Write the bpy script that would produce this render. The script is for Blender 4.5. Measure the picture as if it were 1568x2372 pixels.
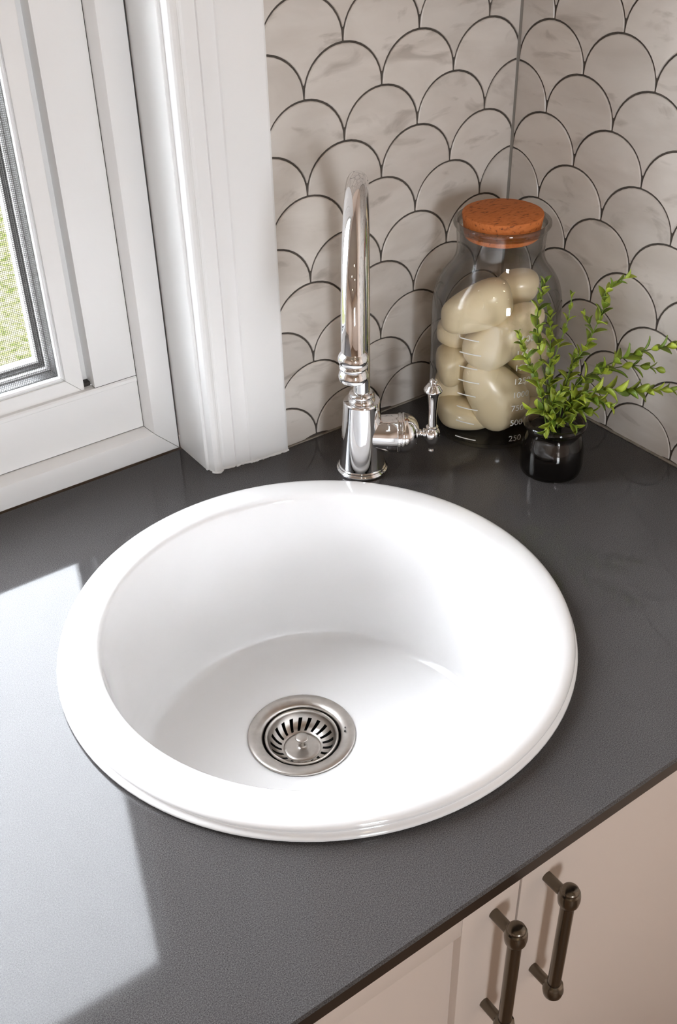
import bpy, bmesh, math, random
from mathutils import Vector, Matrix

for o in list(bpy.data.objects):
    bpy.data.objects.remove(o, do_unlink=True)
scene = bpy.context.scene
COL = scene.collection
PI = math.pi
random.seed(7)

# ------------------------------------------------------------------ camera
cam_data = bpy.data.cameras.new('camera')
cam = bpy.data.objects.new('camera', cam_data)
COL.objects.link(cam)
cam_data.sensor_fit = 'VERTICAL'
cam_data.sensor_height = 36.0
cam_data.sensor_width = 36.0
cam_data.lens = 2428.94 / 2372.0 * 36.0
cam_data.clip_start = 0.02
R_, U_, B_ = ((0.8136326, -0.5810557, -0.0193948), (0.3480104, 0.4600417, 0.8168540), (-0.4657153, -0.6713686, 0.5765184))
CAM = (-0.860167, -0.877533, 0.633463)
cam.matrix_world = Matrix(((R_[0], U_[0], B_[0], CAM[0]), (R_[1], U_[1], B_[1], CAM[1]), (R_[2], U_[2], B_[2], CAM[2]), (0, 0, 0, 1)))
scene.camera = cam

# ------------------------------------------------------------------ sky, exposure
world = bpy.data.worlds.new('sky')
scene.world = world
world.use_nodes = True
bg = world.node_tree.nodes['Background']
bg.inputs['Color'].default_value = (0.90, 0.935, 1.02, 1)
bg.inputs['Strength'].default_value = 26.0
vs = scene.view_settings
vs.view_transform = 'Standard'
vs.look = 'None'
vs.gamma = 1.0
vs.use_curve_mapping = False
vs.exposure = 0.80

def portal(name, loc, rot, sx, sy):
    l = bpy.data.lights.new(name, 'AREA')
    l.shape = 'RECTANGLE'; l.size = sx; l.size_y = sy
    l.cycles.is_portal = True
    o = bpy.data.objects.new(name, l)
    COL.objects.link(o); o.location = loc; o.rotation_euler = rot
portal('window_portal', (-0.88, 0.17, 0.58), (-PI / 2, 0, 0), 0.8, 1.0)
portal('rear_window_portal', (-1.30, -3.12, 0.60), (PI / 2, 0, 0), 0.8, 1.0)
LAMP_STRENGTH = 13.0

# ------------------------------------------------------------------ materials
def newmat(name):
    m = bpy.data.materials.new(name); m.use_nodes = True
    nt = m.node_tree
    return m, nt, nt.nodes['Principled BSDF']

def pmat(name, col, rough=0.4, metal=0.0, coat=0.0, ior=1.5, noise=0.0, nscale=30.0, bump=0.0, bscale=200.0):
    m, nt, b = newmat(name)
    b.inputs['Base Color'].default_value = (*col, 1)
    b.inputs['Roughness'].default_value = rough
    b.inputs['Metallic'].default_value = metal
    b.inputs['IOR'].default_value = ior
    b.inputs['Coat Weight'].default_value = coat
    b.inputs['Coat Roughness'].default_value = 0.03
    if noise or bump:
        tc = nt.nodes.new('ShaderNodeTexCoord')
    if noise:
        n = nt.nodes.new('ShaderNodeTexNoise'); n.inputs['Scale'].default_value = nscale; n.inputs['Detail'].default_value = 4
        nt.links.new(tc.outputs['Object'], n.inputs['Vector'])
        r = nt.nodes.new('ShaderNodeValToRGB')
        r.color_ramp.elements[0].position = 0.3; r.color_ramp.elements[1].position = 0.7
        r.color_ramp.elements[0].color = (*[max(0, c * (1 - noise)) for c in col], 1)
        r.color_ramp.elements[1].color = (*[min(1, c * (1 + noise)) for c in col], 1)
        nt.links.new(n.outputs['Fac'], r.inputs['Fac']); nt.links.new(r.outputs['Color'], b.inputs['Base Color'])
    if bump:
        n2 = nt.nodes.new('ShaderNodeTexNoise'); n2.inputs['Scale'].default_value = bscale; n2.inputs['Detail'].default_value = 3
        nt.links.new(tc.outputs['Object'], n2.inputs['Vector'])
        bp = nt.nodes.new('ShaderNodeBump'); bp.inputs['Strength'].default_value = bump; bp.inputs['Distance'].default_value = 0.001
        nt.links.new(n2.outputs['Fac'], bp.inputs['Height']); nt.links.new(bp.outputs['Normal'], b.inputs['Normal'])
    return m

def glassmat(name, tint, f0=0.04, gloss=1.0, edge=None):
    """thin clear glass: fresnel mix of see-through and mirror"""
    m = bpy.data.materials.new(name); m.use_nodes = True
    nt = m.node_tree; nt.nodes.clear()
    out = nt.nodes.new('ShaderNodeOutputMaterial')
    mix = nt.nodes.new('ShaderNodeMixShader')
    tr = nt.nodes.new('ShaderNodeBsdfTransparent'); tr.inputs['Color'].default_value = (*tint, 1)
    gl = nt.nodes.new('ShaderNodeBsdfGlossy'); gl.inputs['Roughness'].default_value = 0.01
    gl.inputs['Color'].default_value = (gloss, gloss, gloss, 1)
    # Schlick reflectance, the same from both sides of the sheet
    lw = nt.nodes.new('ShaderNodeLayerWeight'); lw.inputs['Blend'].default_value = 0.5
    pw = nt.nodes.new('ShaderNodeMath'); pw.operation = 'POWER'; pw.inputs[1].default_value = 5.0
    ma = nt.nodes.new('ShaderNodeMath'); ma.operation = 'MULTIPLY_ADD'; ma.inputs[1].default_value = 1 - f0; ma.inputs[2].default_value = f0
    nt.links.new(lw.outputs['Facing'], pw.inputs[0]); nt.links.new(pw.outputs[0], ma.inputs[0])
    nt.links.new(ma.outputs[0], mix.inputs['Fac'])
    if edge:                                     # longer way through the sheet at a slant: more absorption
        p3 = nt.nodes.new('ShaderNodeMath'); p3.operation = 'POWER'; p3.inputs[1].default_value = 3.0
        nt.links.new(lw.outputs['Facing'], p3.inputs[0])
        mc = nt.nodes.new('ShaderNodeMix'); mc.data_type = 'RGBA'
        mc.inputs[6].default_value = (*tint, 1); mc.inputs[7].default_value = (*edge, 1)
        nt.links.new(p3.outputs[0], mc.inputs[0]); nt.links.new(mc.outputs[2], tr.inputs['Color'])
    nt.links.new(tr.outputs['BSDF'], mix.inputs[1]); nt.links.new(gl.outputs['BSDF'], mix.inputs[2])
    nt.links.new(mix.outputs['Shader'], out.inputs['Surface'])
    return m

def quartz():
    m, nt, b = newmat('dark grey quartz')
    b.inputs['Roughness'].default_value = 0.055
    b.inputs['IOR'].default_value = 1.36
    tc = nt.nodes.new('ShaderNodeTexCoord')
    v = nt.nodes.new('ShaderNodeTexNoise'); v.inputs['Scale'].default_value = 1250; v.inputs['Detail'].default_value = 2
    nt.links.new(tc.outputs['Object'], v.inputs['Vector'])
    r = nt.nodes.new('ShaderNodeValToRGB')
    e = r.color_ramp.elements
    e[0].position = 0.30; e[0].color = (0.030, 0.028, 0.027, 1)
    e[1].position = 0.72; e[1].color = (0.105, 0.098, 0.096, 1)
    mid = e.new(0.5); mid.color = (0.064, 0.060, 0.060, 1)
    nt.links.new(v.outputs['Fac'], r.inputs['Fac'])
    nt.links.new(r.outputs['Color'], b.inputs['Base Color'])
    return m

def marble():
    m, nt, b = newmat('pale veined marble')
    b.inputs['Roughness'].default_value = 0.32
    tc = nt.nodes.new('ShaderNodeTexCoord'); oi = nt.nodes.new('ShaderNodeObjectInfo')
    mul = nt.nodes.new('ShaderNodeVectorMath'); mul.operation = 'SCALE'
    comb = nt.nodes.new('ShaderNodeCombineXYZ')
    for k in range(3): nt.links.new(oi.outputs['Random'], comb.inputs[k])
    nt.links.new(comb.outputs[0], mul.inputs[0]); mul.inputs['Scale'].default_value = 7.0
    add = nt.nodes.new('ShaderNodeVectorMath'); add.operation = 'ADD'
    nt.links.new(tc.outputs['Object'], add.inputs[0]); nt.links.new(mul.outputs[0], add.inputs[1])
    mp = nt.nodes.new('ShaderNodeMapping'); mp.inputs['Scale'].default_value = (0.7, 0.7, 1.9)
    mp.inputs['Rotation'].default_value = (0.0, 0.35, 0.2)
    nt.links.new(add.outputs[0], mp.inputs['Vector'])
    n1 = nt.nodes.new('ShaderNodeTexNoise'); n1.inputs['Scale'].default_value = 14; n1.inputs['Detail'].default_value = 5; n1.inputs['Distortion'].default_value = 0.6
    n2 = nt.nodes.new('ShaderNodeTexNoise'); n2.inputs['Scale'].default_value = 19; n2.inputs['Detail'].default_value = 6; n2.inputs['Distortion'].default_value = 1.2
    nt.links.new(mp.outputs[0], n1.inputs['Vector']); nt.links.new(mp.outputs[0], n2.inputs['Vector'])
    r1 = nt.nodes.new('ShaderNodeValToRGB'); e = r1.color_ramp.elements
    e[0].position = 0.3; e[0].color = (0.56, 0.505, 0.452, 1); e[1].position = 0.62; e[1].color = (0.68, 0.628, 0.576, 1)
    nt.links.new(n1.outputs['Fac'], r1.inputs['Fac'])
    r2 = nt.nodes.new('ShaderNodeValToRGB'); e = r2.color_ramp.elements
    e[0].position = 0.29; e[0].color = (0.70, 0.68, 0.66, 1); e[1].position = 0.42; e[1].color = (1, 1, 1, 1)
    nt.links.new(n2.outputs['Fac'], r2.inputs['Fac'])
    mx = nt.nodes.new('ShaderNodeMix'); mx.data_type = 'RGBA'; mx.blend_type = 'MULTIPLY'; mx.inputs[0].default_value = 1.0
    nt.links.new(r1.outputs['Color'], mx.inputs[6]); nt.links.new(r2.outputs['Color'], mx.inputs[7])
    # each tile a touch lighter or darker than the next
    mr = nt.nodes.new('ShaderNodeMapRange'); mr.inputs[3].default_value = 0.92; mr.inputs[4].default_value = 1.06
    nt.links.new(oi.outputs['Random'], mr.inputs[0])
    sc = nt.nodes.new('ShaderNodeVectorMath'); sc.operation = 'SCALE'
    nt.links.new(mx.outputs[2], sc.inputs[0]); nt.links.new(mr.outputs[0], sc.inputs['Scale'])
    nt.links.new(sc.outputs[0], b.inputs['Base Color'])
    return m

def cork():
    m, nt, b = newmat('orange cork')
    b.inputs['Roughness'].default_value = 0.75
    tc = nt.nodes.new('ShaderNodeTexCoord')
    mp = nt.nodes.new('ShaderNodeMapping'); mp.inputs['Scale'].default_value = (1, 2.4, 2); mp.inputs['Rotation'].default_value = (0, 0, 0.6)
    nt.links.new(tc.outputs['Object'], mp.inputs['Vector'])
    n = nt.nodes.new('ShaderNodeTexNoise'); n.inputs['Scale'].default_value = 150; n.inputs['Detail'].default_value = 4
    nt.links.new(mp.outputs[0], n.inputs['Vector'])
    r = nt.nodes.new('ShaderNodeValToRGB'); e = r.color_ramp.elements
    e[0].position = 0.30; e[0].color = (0.16, 0.045, 0.012, 1); e[1].position = 0.42; e[1].color = (0.56, 0.155, 0.03, 1)
    k = e.new(0.75); k.color = (0.64, 0.20, 0.05, 1)
    nt.links.new(n.outputs['Fac'], r.inputs['Fac']); nt.links.new(r.outputs['Color'], b.inputs['Base Color'])
    return m

def leafmat():
    m, nt, b = newmat('fresh green leaf')
    b.inputs['Roughness'].default_value = 0.45
    oi = nt.nodes.new('ShaderNodeObjectInfo')
    r = nt.nodes.new('ShaderNodeValToRGB'); e = r.color_ramp.elements
    e[0].position = 0.0; e[0].color = (0.105, 0.17, 0.011, 1); e[1].position = 1.0; e[1].color = (0.39, 0.46, 0.04, 1)
    nt.links.new(oi.outputs['Random'], r.inputs['Fac']); nt.links.new(r.outputs['Color'], b.inputs['Base Color'])
    b.inputs['Subsurface Weight'].default_value = 0.0
    return m

def grass():
    m, nt, b = newmat('lawn grass')
    b.inputs['Roughness'].default_value = 0.9
    b.inputs['Specular IOR Level'].default_value = 0.0
    tc = nt.nodes.new('ShaderNodeTexCoord')
    n = nt.nodes.new('ShaderNodeTexNoise'); n.inputs['Scale'].default_value = 22; n.inputs['Detail'].default_value = 6
    nt.links.new(tc.outputs['Object'], n.inputs['Vector'])
    r = nt.nodes.new('ShaderNodeValToRGB'); e = r.color_ramp.elements
    e[0].position = 0.36; e[0].color = (0.016, 0.021, 0.0028, 1); e[1].position = 0.60; e[1].color = (0.062, 0.058, 0.030, 1)
    nt.links.new(n.outputs['Fac'], r.inputs['Fac']); nt.links.new(r.outputs['Color'], b.inputs['Base Color'])
    return m

M = dict(
    paint=pmat('white gloss paint', (0.85, 0.845, 0.835), 0.32),
    upvc=pmat('white window frame', (0.85, 0.84, 0.825), 0.30),
    brightpvc=pmat('bright white glazing bead', (0.88, 0.88, 0.88), 0.3),
    gap=pmat('painted joint shade', (0.05, 0.045, 0.04), 0.9),  # dark colour standing in for the shade inside the frame gaps
    gasket=pmat('black rubber gasket', (0.006, 0.006, 0.006), 0.5),
    return_shade=pmat('frame return with painted shade', (0.022, 0.021, 0.021), 0.5),  # shade of the recessed frame side put into its colour
    wire=pmat('grey screen wire', (0.13, 0.125, 0.12), 0.6),
    wallpaint=pmat('warm white wall paint', (0.80, 0.67, 0.57), 0.7, noise=0.02, nscale=3),
    ceiling=pmat('ceiling paint', (0.55, 0.50, 0.46), 0.8),
    floor=pmat('oak floor', (0.24, 0.16, 0.10), 0.4, noise=0.25, nscale=6),
    cabinet=pmat('off white cabinet paint', (0.57, 0.485, 0.42), 0.38),
    ceramic=pmat('white glazed ceramic', (0.835, 0.825, 0.82), 0.10, coat=0.6),
    quartz=quartz(), marble=marble(), cork=cork(), leaf=leafmat(), grass=grass(),
    grout=pmat('dark taupe grout', (0.075, 0.062, 0.050), 0.85, noise=0.25, nscale=60),
    cgrout=pmat('corner sealant', (0.20, 0.18, 0.155), 0.6),
    caulk=pmat('brownish sealant', (0.30, 0.26, 0.21), 0.6, noise=0.3, nscale=90),
    chrome=pmat('polished chrome', (0.82, 0.82, 0.83), 0.035, 1.0),
    steel=pmat('brushed stainless steel', (0.52, 0.485, 0.45), 0.28, 1.0, noise=0.08, nscale=120),
    darkhole=pmat('dark drain interior', (0.01, 0.01, 0.01), 0.6),
    pewter=pmat('dark pewter', (0.17, 0.145, 0.115), 0.24, 1.0),
    cream=pmat('smooth cream wax', (0.92, 0.79, 0.53), 0.28, coat=0.15, noise=0.05, nscale=18),
    mark=pmat('white printed mark', (0.85, 0.85, 0.82), 0.5),
    soil=pmat('black soil', (0.008, 0.007, 0.006), 0.7, bump=0.8, bscale=300),
    stem=pmat('green stem', (0.17, 0.27, 0.035), 0.5),
    darkstem=pmat('brown green stem', (0.07, 0.085, 0.02), 0.5),
    jarglass=glassmat('clear jar glass', (0.975, 0.97, 0.96), edge=(0.42, 0.40, 0.37)),
    lipglass=glassmat('thick jar lip glass', (0.72, 0.70, 0.67), f0=0.07, edge=(0.22, 0.20, 0.18)),
    potglass=glassmat('smoky pot glass', (0.66, 0.62, 0.58), edge=(0.3, 0.27, 0.24)),
    paneglass=glassmat('window pane glass', (0.98, 0.99, 0.98)),
)
M['quartzedge'] = pmat('darker worktop edge', (0.014, 0.010, 0.008), 0.12)  # darker tone for the front edge faces of the worktop
M['soilfill'] = pmat('black pot filling', (0.006, 0.005, 0.005), 0.12)
_m, _nt, _b = newmat('lamp diffuser')
_b.inputs['Emission Color'].default_value = (1.0, 0.80, 0.58, 1)
_b.inputs['Emission Strength'].default_value = LAMP_STRENGTH
M['lamp'] = _m

# ------------------------------------------------------------------ helpers
def obj(name, bm, mat, parent=None, smooth=True, angle=35, loc=None):
    bmesh.ops.recalc_face_normals(bm, faces=bm.faces[:])
    me = bpy.data.meshes.new(name); bm.to_mesh(me); bm.free()
    me.materials.append(M[mat] if isinstance(mat, str) else mat)
    if smooth:
        for p in me.polygons: p.use_smooth = True
        me.set_sharp_from_angle(angle=math.radians(angle))
    o = bpy.data.objects.new(name, me); COL.objects.link(o)
    if parent: o.parent = parent
    if loc: o.location = loc
    return o

def empty(name, loc=(0, 0, 0)):
    o = bpy.data.objects.new(name, None); COL.objects.link(o); o.location = loc
    o.empty_display_size = 0.02
    return o

def tag(o, label=None, cat=None, group=None, kind=None):
    if label: o['label'] = label
    if cat: o['category'] = cat
    if group: o['group'] = group
    if kind: o['kind'] = kind
    return o

def box(bm, x0, x1, y0, y1, z0, z1, bev=0.0):
    vs_ = [bm.verts.new((x, y, z)) for x in (x0, x1) for y in (y0, y1) for z in (z0, z1)]
    fs = [(0, 1, 3, 2), (4, 6, 7, 5), (0, 4, 5, 1), (2, 3, 7, 6), (0, 2, 6, 4), (1, 5, 7, 3)]
    faces = [bm.faces.new([vs_[i] for i in f]) for f in fs]
    if bev:
        es = list({e for f in faces for e in f.edges})
        bmesh.ops.bevel(bm, geom=es, offset=bev, segments=2, profile=0.6, affect='EDGES')
    return bm

def boxobj(name, dims, mat, parent=None, bev=0.0):
    return obj(name, box(bmesh.new(), *dims, bev), mat, parent)

def lathe(bm, prof, n=48, mtx=None, close_ends=True):
    rings = []
    for r, z in prof:
        if r < 1e-6:
            rings.append([bm.verts.new((0, 0, z))])
        else:
            rings.append([bm.verts.new((r * math.cos(2 * PI * k / n), r * math.sin(2 * PI * k / n), z)) for k in range(n)])
    for a, b in zip(rings, rings[1:]):
        for k in range(n):
            if len(a) == 1 and len(b) == 1: continue
            if len(a) == 1: bm.faces.new((a[0], b[k], b[(k + 1) % n]))
            elif len(b) == 1: bm.faces.new((a[k], a[(k + 1) % n], b[0]))
            else: bm.faces.new((a[k], a[(k + 1) % n], b[(k + 1) % n], b[k]))
    if close_ends:
        for r in (rings[0], rings[-1]):
            if len(r) > 2: bm.faces.new(r)
    if mtx is not None:
        bmesh.ops.transform(bm, matrix=mtx, verts=[v for r in rings for v in r])
    return rings

def smoothprof(pts, sub=4):
    """Catmull-Rom through profile points"""
    out = []
    n = len(pts)
    for i in range(n - 1):
        p0, p1, p2, p3 = pts[max(i - 1, 0)], pts[i], pts[i + 1], pts[min(i + 2, n - 1)]
        for s in range(sub):
            t = s / sub
            out.append(tuple(0.5 * ((2 * b) + (-a + c) * t + (2 * a - 5 * b + 4 * c - d) * t * t + (-a + 3 * b - 3 * c + d) * t ** 3)
                             for a, b, c, d in zip(p0, p1, p2, p3)))
    out.append(tuple(pts[-1]))
    return out

def tube(bm, path, rad, n=16, cap=True):
    rings = []
    path = [Vector(q) for q in path]
    t0 = (path[1] - path[0]).normalized()
    ref = Vector((0, 0, 1)) if abs(t0.z) < 0.9 else Vector((1, 0, 0))
    u = t0.cross(ref).normalized()
    for i, q in enumerate(path):
        a = path[max(i - 1, 0)]; b = path[min(i + 1, len(path) - 1)]
        t = (b - a).normalized()
        u = (u - t * u.dot(t)).normalized()
        w = t.cross(u)
        r = rad[i] if isinstance(rad, (list, tuple)) else rad
        rings.append([bm.verts.new(q + u * (r * math.cos(2 * PI * k / n)) + w * (r * math.sin(2 * PI * k / n))) for k in range(n)])
    for a, b in zip(rings, rings[1:]):
        for k in range(n):
            bm.faces.new((a[k], a[(k + 1) % n], b[(k + 1) % n], b[k]))
    if cap:
        bm.faces.new(rings[0][::-1]); bm.faces.new(rings[-1])
    return rings

def prism_z(bm, poly, z0, z1):
    a = [bm.verts.new((x, y, z0)) for x, y in poly]; b = [bm.verts.new((x, y, z1)) for x, y in poly]
    n = len(poly)
    for k in range(n): bm.faces.new((a[k], a[(k + 1) % n], b[(k + 1) % n], b[k]))
    bm.faces.new(a); bm.faces.new(b)

# ------------------------------------------------------------------ room shell
ROOM_X, ROOM_Y, CEIL, FLOOR = -2.8, -3.0, 1.6, -0.9
tag(boxobj('floor', (ROOM_X - .1, .1, ROOM_Y - .1, .2, FLOOR - .08, FLOOR), 'floor'), 'brown wooden kitchen floor below the cabinets', 'floor', kind='structure')
tag(boxobj('ceiling', (ROOM_X - .1, .15, ROOM_Y - .15, .3, CEIL, CEIL + .1), 'ceiling'), 'white painted kitchen ceiling', 'ceiling', kind='structure')

WX0, WX1, WZ1 = -1.3315, -0.4185, 1.15         # window opening (jamb to jamb, head)
wl = empty('wall_left', (0, 0, 0))
tag(wl, 'kitchen wall with the window and scalloped marble tiles', 'wall', kind='structure')
boxobj('wall_panel', (WX1 + .012, .15, .007, .2, 0.0, CEIL), 'wallpaint', wl)
boxobj('wall_panel', (ROOM_X - .1, WX0 - .012, .007, .2, FLOOR, CEIL), 'wallpaint', wl)
boxobj('wall_panel', (WX0, WX1, .007, .2, WZ1, CEIL), 'wallpaint', wl)
boxobj('wall_panel', (WX0, .15, .085, .2, FLOOR, 0.0), 'wallpaint', wl)
wr = empty('wall_right', (0, 0, 0))
tag(wr, 'kitchen wall of scalloped marble tiles behind the herb pot', 'wall', kind='structure')
boxobj('wall_panel', (.007, .15, ROOM_Y - .1, .0069, 0.0, CEIL), 'wallpaint', wr)
boxobj('wall_panel', (.001, .15, ROOM_Y - .1, .085, FLOOR, -.0005), 'wallpaint', wr)
wb = empty('wall_back', (0, 0, 0))
tag(wb, 'kitchen wall with the second window', 'wall', kind='structure')
DX0, DX1, DZ0, DZ1 = -1.60, -1.05, .15, 1.05
for d in ((ROOM_X - .1, DX0, FLOOR, CEIL), (DX1, .15, FLOOR, CEIL), (DX0, DX1, DZ1, CEIL), (DX0, DX1, FLOOR, DZ0)):
    boxobj('wall_panel', (d[0], d[1], ROOM_Y - .1, ROOM_Y, d[2], d[3]), 'wallpaint', wb)
tag(boxobj('wall_side', (ROOM_X - .1, ROOM_X, ROOM_Y, .007, FLOOR, CEIL), 'wallpaint'), 'plain painted kitchen wall', 'wall', kind='structure')
win2 = empty('window_2', (0, 0, 0))
tag(win2, 'white framed window across the kitchen from the sink', 'window', kind='structure')
for d in ((DX0, DX0 + .06, DZ0, DZ1), (DX1 - .06, DX1, DZ0, DZ1), (DX0 + .06, DX1 - .06, DZ1 - .06, DZ1), (DX0 + .06, DX1 - .06, DZ0, DZ0 + .06)):
    boxobj('window_frame', (d[0], d[1], ROOM_Y - .09, ROOM_Y + .005, d[2], d[3]), 'paint', win2, .003)
boxobj('window_pane', (DX0 + .06, DX1 - .06, ROOM_Y - .05, ROOM_Y - .045, DZ0 + .06, DZ1 - .06), 'paneglass', win2)

bm = bmesh.new()
bmesh.ops.create_grid(bm, x_segments=60, y_segments=60, size=15)
for v in bm.verts: v.co.z += random.uniform(-.02, .02)
lawn = obj('lawn', bm, 'grass', None, loc=(-2, 5.0, FLOOR - .35))
tag(lawn, 'bright sunlit yellow green lawn outside the window', 'lawn', kind='stuff')

# ------------------------------------------------------------------ scalloped marble tiles
TA, TH, TB, TG = 0.047, 0.0465218, 0.0436, 0.0021

def tile_outline():
    pts = []
    n = 18
    for k in range(n + 1):                       # crown, right to left
        th = PI * k / n
        pts.append(((TA - TG / 2) * math.cos(th), -TB + (TB - TG / 2) * math.sin(th)))
    pts.append((-(TA - TG / 2), -TH + TG / 2))
    flank = []
    m = 9
    phi_end = math.asin(min(1, (TA - 0.0003) / (TA + TG / 2)))
    for k in range(1, m + 1):                    # left flank, from neighbour's crown to the point
        ph = 0.03 + (phi_end - 0.03) * k / m
        flank.append((-TA + (TA + TG / 2) * math.sin(ph), -TH - TB + (TB + TG / 2) * math.cos(ph)))
    pts += flank
    pts += [(-x, y) for x, y in flank[::-1]]
    pts.append((TA - TG / 2, -TH + TG / 2))
    return pts

def clip(poly, axis, lim, keep_less):
    out = []
    n = len(poly)
    for k in range(n):
        a, b = poly[k], poly[(k + 1) % n]
        ia = a[axis] <= lim if keep_less else a[axis] >= lim
        ib = b[axis] <= lim if keep_less else b[axis] >= lim
        if ia: out.append(a)
        if ia != ib:
            t = (lim - a[axis]) / (b[axis] - a[axis])
            q = [0, 0]; q[axis] = lim; q[1 - axis] = a[1 - axis] + t * (b[1 - axis] - a[1 - axis])
            out.append(tuple(q))
    return out

def tile_mesh(poly):
    # drop near-duplicate points
    pp = []
    for q in poly:
        if not pp or math.dist(q, pp[-1]) > 2e-4: pp.append(q)
    if math.dist(pp[0], pp[-1]) < 2e-4: pp.pop()
    n = len(pp)
    if n < 3: return None
    area = 0.5 * sum(pp[k][0] * pp[(k + 1) % n][1] - pp[(k + 1) % n][0] * pp[k][1] for k in range(n))
    if abs(area) < 2e-5: return None
    cx = sum(q[0] for q in pp) / n; cy = sum(q[1] for q in pp) / n
    bm = bmesh.new()
    f = [bm.verts.new((cx + (x - cx) * .978, 0.0, cy + (y - cy) * .978)) for x, y in pp]
    e = [bm.verts.new((x, 0.0007, y)) for x, y in pp]
    b = [bm.verts.new((x, 0.0062, y)) for x, y in pp]
    for k in range(n):
        j = (k + 1) % n
        bm.faces.new((f[k], f[j], e[j], e[k])); bm.faces.new((e[k], e[j], b[j], b[k]))
    bm.faces.new(f)
    bmesh.ops.recalc_face_normals(bm, faces=bm.faces[:])
    me = bpy.data.meshes.new('tile'); bm.to_mesh(me); bm.free()
    me.materials.append(M['marble'])
    for p in me.polygons: p.use_smooth = True
    me.set_sharp_from_angle(angle=math.radians(12))
    return me

OUT = tile_outline()
FULL = tile_mesh(OUT)
TILE_TOP = 0.62
def tile_wall(parent, u0, z9, ulo, uhi, rot):
    for row in range(-5, 11):
        z = z9 + (9 - row) * TH
        for i in range(-16, 17):
            if (i + row) % 2 == 0: continue
            u = i * TA + u0
            if u + TA < ulo or u - TA > uhi or z < 0.004 or z - 2 * TH > TILE_TOP: continue
            whole = (u - TA >= ulo and u + TA <= uhi and z - 2 * TH >= 0.002 and z <= TILE_TOP)
            if whole: me = FULL
            else:
                poly = OUT
                poly = clip(poly, 0, ulo - u, False)
                if poly: poly = clip(poly, 0, uhi - u, True)
                if poly: poly = clip(poly, 1, 0.0016 - z, False)
                if poly: poly = clip(poly, 1, TILE_TOP - z, True)
                me = tile_mesh(poly) if len(poly) > 2 else None
                if me is None: continue
            o = bpy.data.objects.new('tile', me); COL.objects.link(o); o.parent = parent
            dep = random.uniform(-.0003, .0003)
            if rot:
                o.location = (dep, -u, z); o.rotation_euler = (0, 0, -PI / 2)
            else:
                o.location = (u, dep, z)
tile_wall(wl, 0.0023, 0.0037, -0.3225, -0.0017, False)
tile_wall(wr, 0.0010, 0.0022, 0.0017, 0.80, True)
boxobj('grout_bed', (-.3225, 0.0069, 0.0014, 0.0068, 0.0, TILE_TOP + .004), 'grout', wl)
boxobj('grout_bed', (0.0014, 0.0068, -.80, 0.0013, 0.0, TILE_TOP + .004), 'grout', wr)
bm = bmesh.new(); prism_z(bm, [(-.0024, .0005), (-.0005, -.0007), (.0003, -.0024), (.003, -.001), (.001, .003)], 0.0, TILE_TOP)
obj('corner_sealant', bm, 'cgrout', wl)
bm = bmesh.new(); box(bm, -.0016, .001, -.80, -.0005, 0.0, .0018)
obj('sealant_bead', bm, 'caulk', wr)
bm = bmesh.new(); box(bm, -.3225, -.0005, -.0014, .001, 0.0, .0016)
obj('sealant_bead', bm, 'caulk', wl)

# ------------------------------------------------------------------ window casing (right, left, head)
def casing_profile():
    return [(-.4185, .0755), (-.4185, .0158), (-.4178, .0150), (-.4155, .0146), (-.4150, .0135), (-.4150, .0060), (-.4143, .0035), (-.4125, .0018),
            (-.4095, .0012), (-.4065, .0020), (-.4050, .0036), (-.4042, .0056), (-.4020, .0056), (-.4000, .0046), (-.3960, .0040), (-.3915, .0030),
            (-.3880, .0030), (-.3872, .0012), (-.3860, .0010), (-.3820, .0014), (-.3760, .0012), (-.3715, -.0004), (-.3700, -.0018), (-.3688, -.0020), (-.3250, -.0052), (-.3228, -.0046),
            (-.3225, -.0030), (-.3225, .0760)]
bm = bmesh.new(); prism_z(bm, casing_profile(), 0.0004, WZ1 + .09)
tr1 = obj('trim_1', bm, 'paint', None, angle=18)
tag(tr1, 'white moulded window casing between the window and the tiles', 'trim', kind='structure')
rs = random.Random(3)
path = []
cp = casing_profile()[1:-1]
for (ax, ay), (bx, by) in zip(cp, cp[1:]):
    m = max(1, int(math.dist((ax, ay), (bx, by)) / .0016))
    for k in range(m):
        f = k / m
        path.append((ax + (bx - ax) * f, ay + (by - ay) * f - .0002, .0005))
bm = bmesh.new(); tube(bm, path, [rs.uniform(.0006, .0021) for _ in path], 8)
tag(obj('sealant_bead', bm, 'paint', tr1, angle=60), 'rough white sealant along the foot of the casing')
bm = bmesh.new(); prism_z(bm, [(WX0 + WX1 - x, y) for x, y in casing_profile()], 0.0004, WZ1 + .09)
tag(obj('trim_2', bm, 'paint', None, angle=18), 'white moulded casing on the far side of the window', 'trim', kind='structure')
tag(boxobj('trim_3', (WX0 + .004, WX1 - .004, -.004, .076, WZ1 + .001, WZ1 + .09), 'paint', None, .002), 'white window head casing above the window', 'trim', kind='structure')

# ------------------------------------------------------------------ window
win = empty('window_1', (-.87, .1, 0))
tag(win, 'white framed kitchen window with an insect screen', 'window', kind='structure')
def wobj(name, bm, mat, angle=30):
    o = obj(name, bm, mat, None, angle=angle)
    o.parent = win; o.matrix_parent_inverse = Matrix.Translation(-win.location)
    return o

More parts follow.
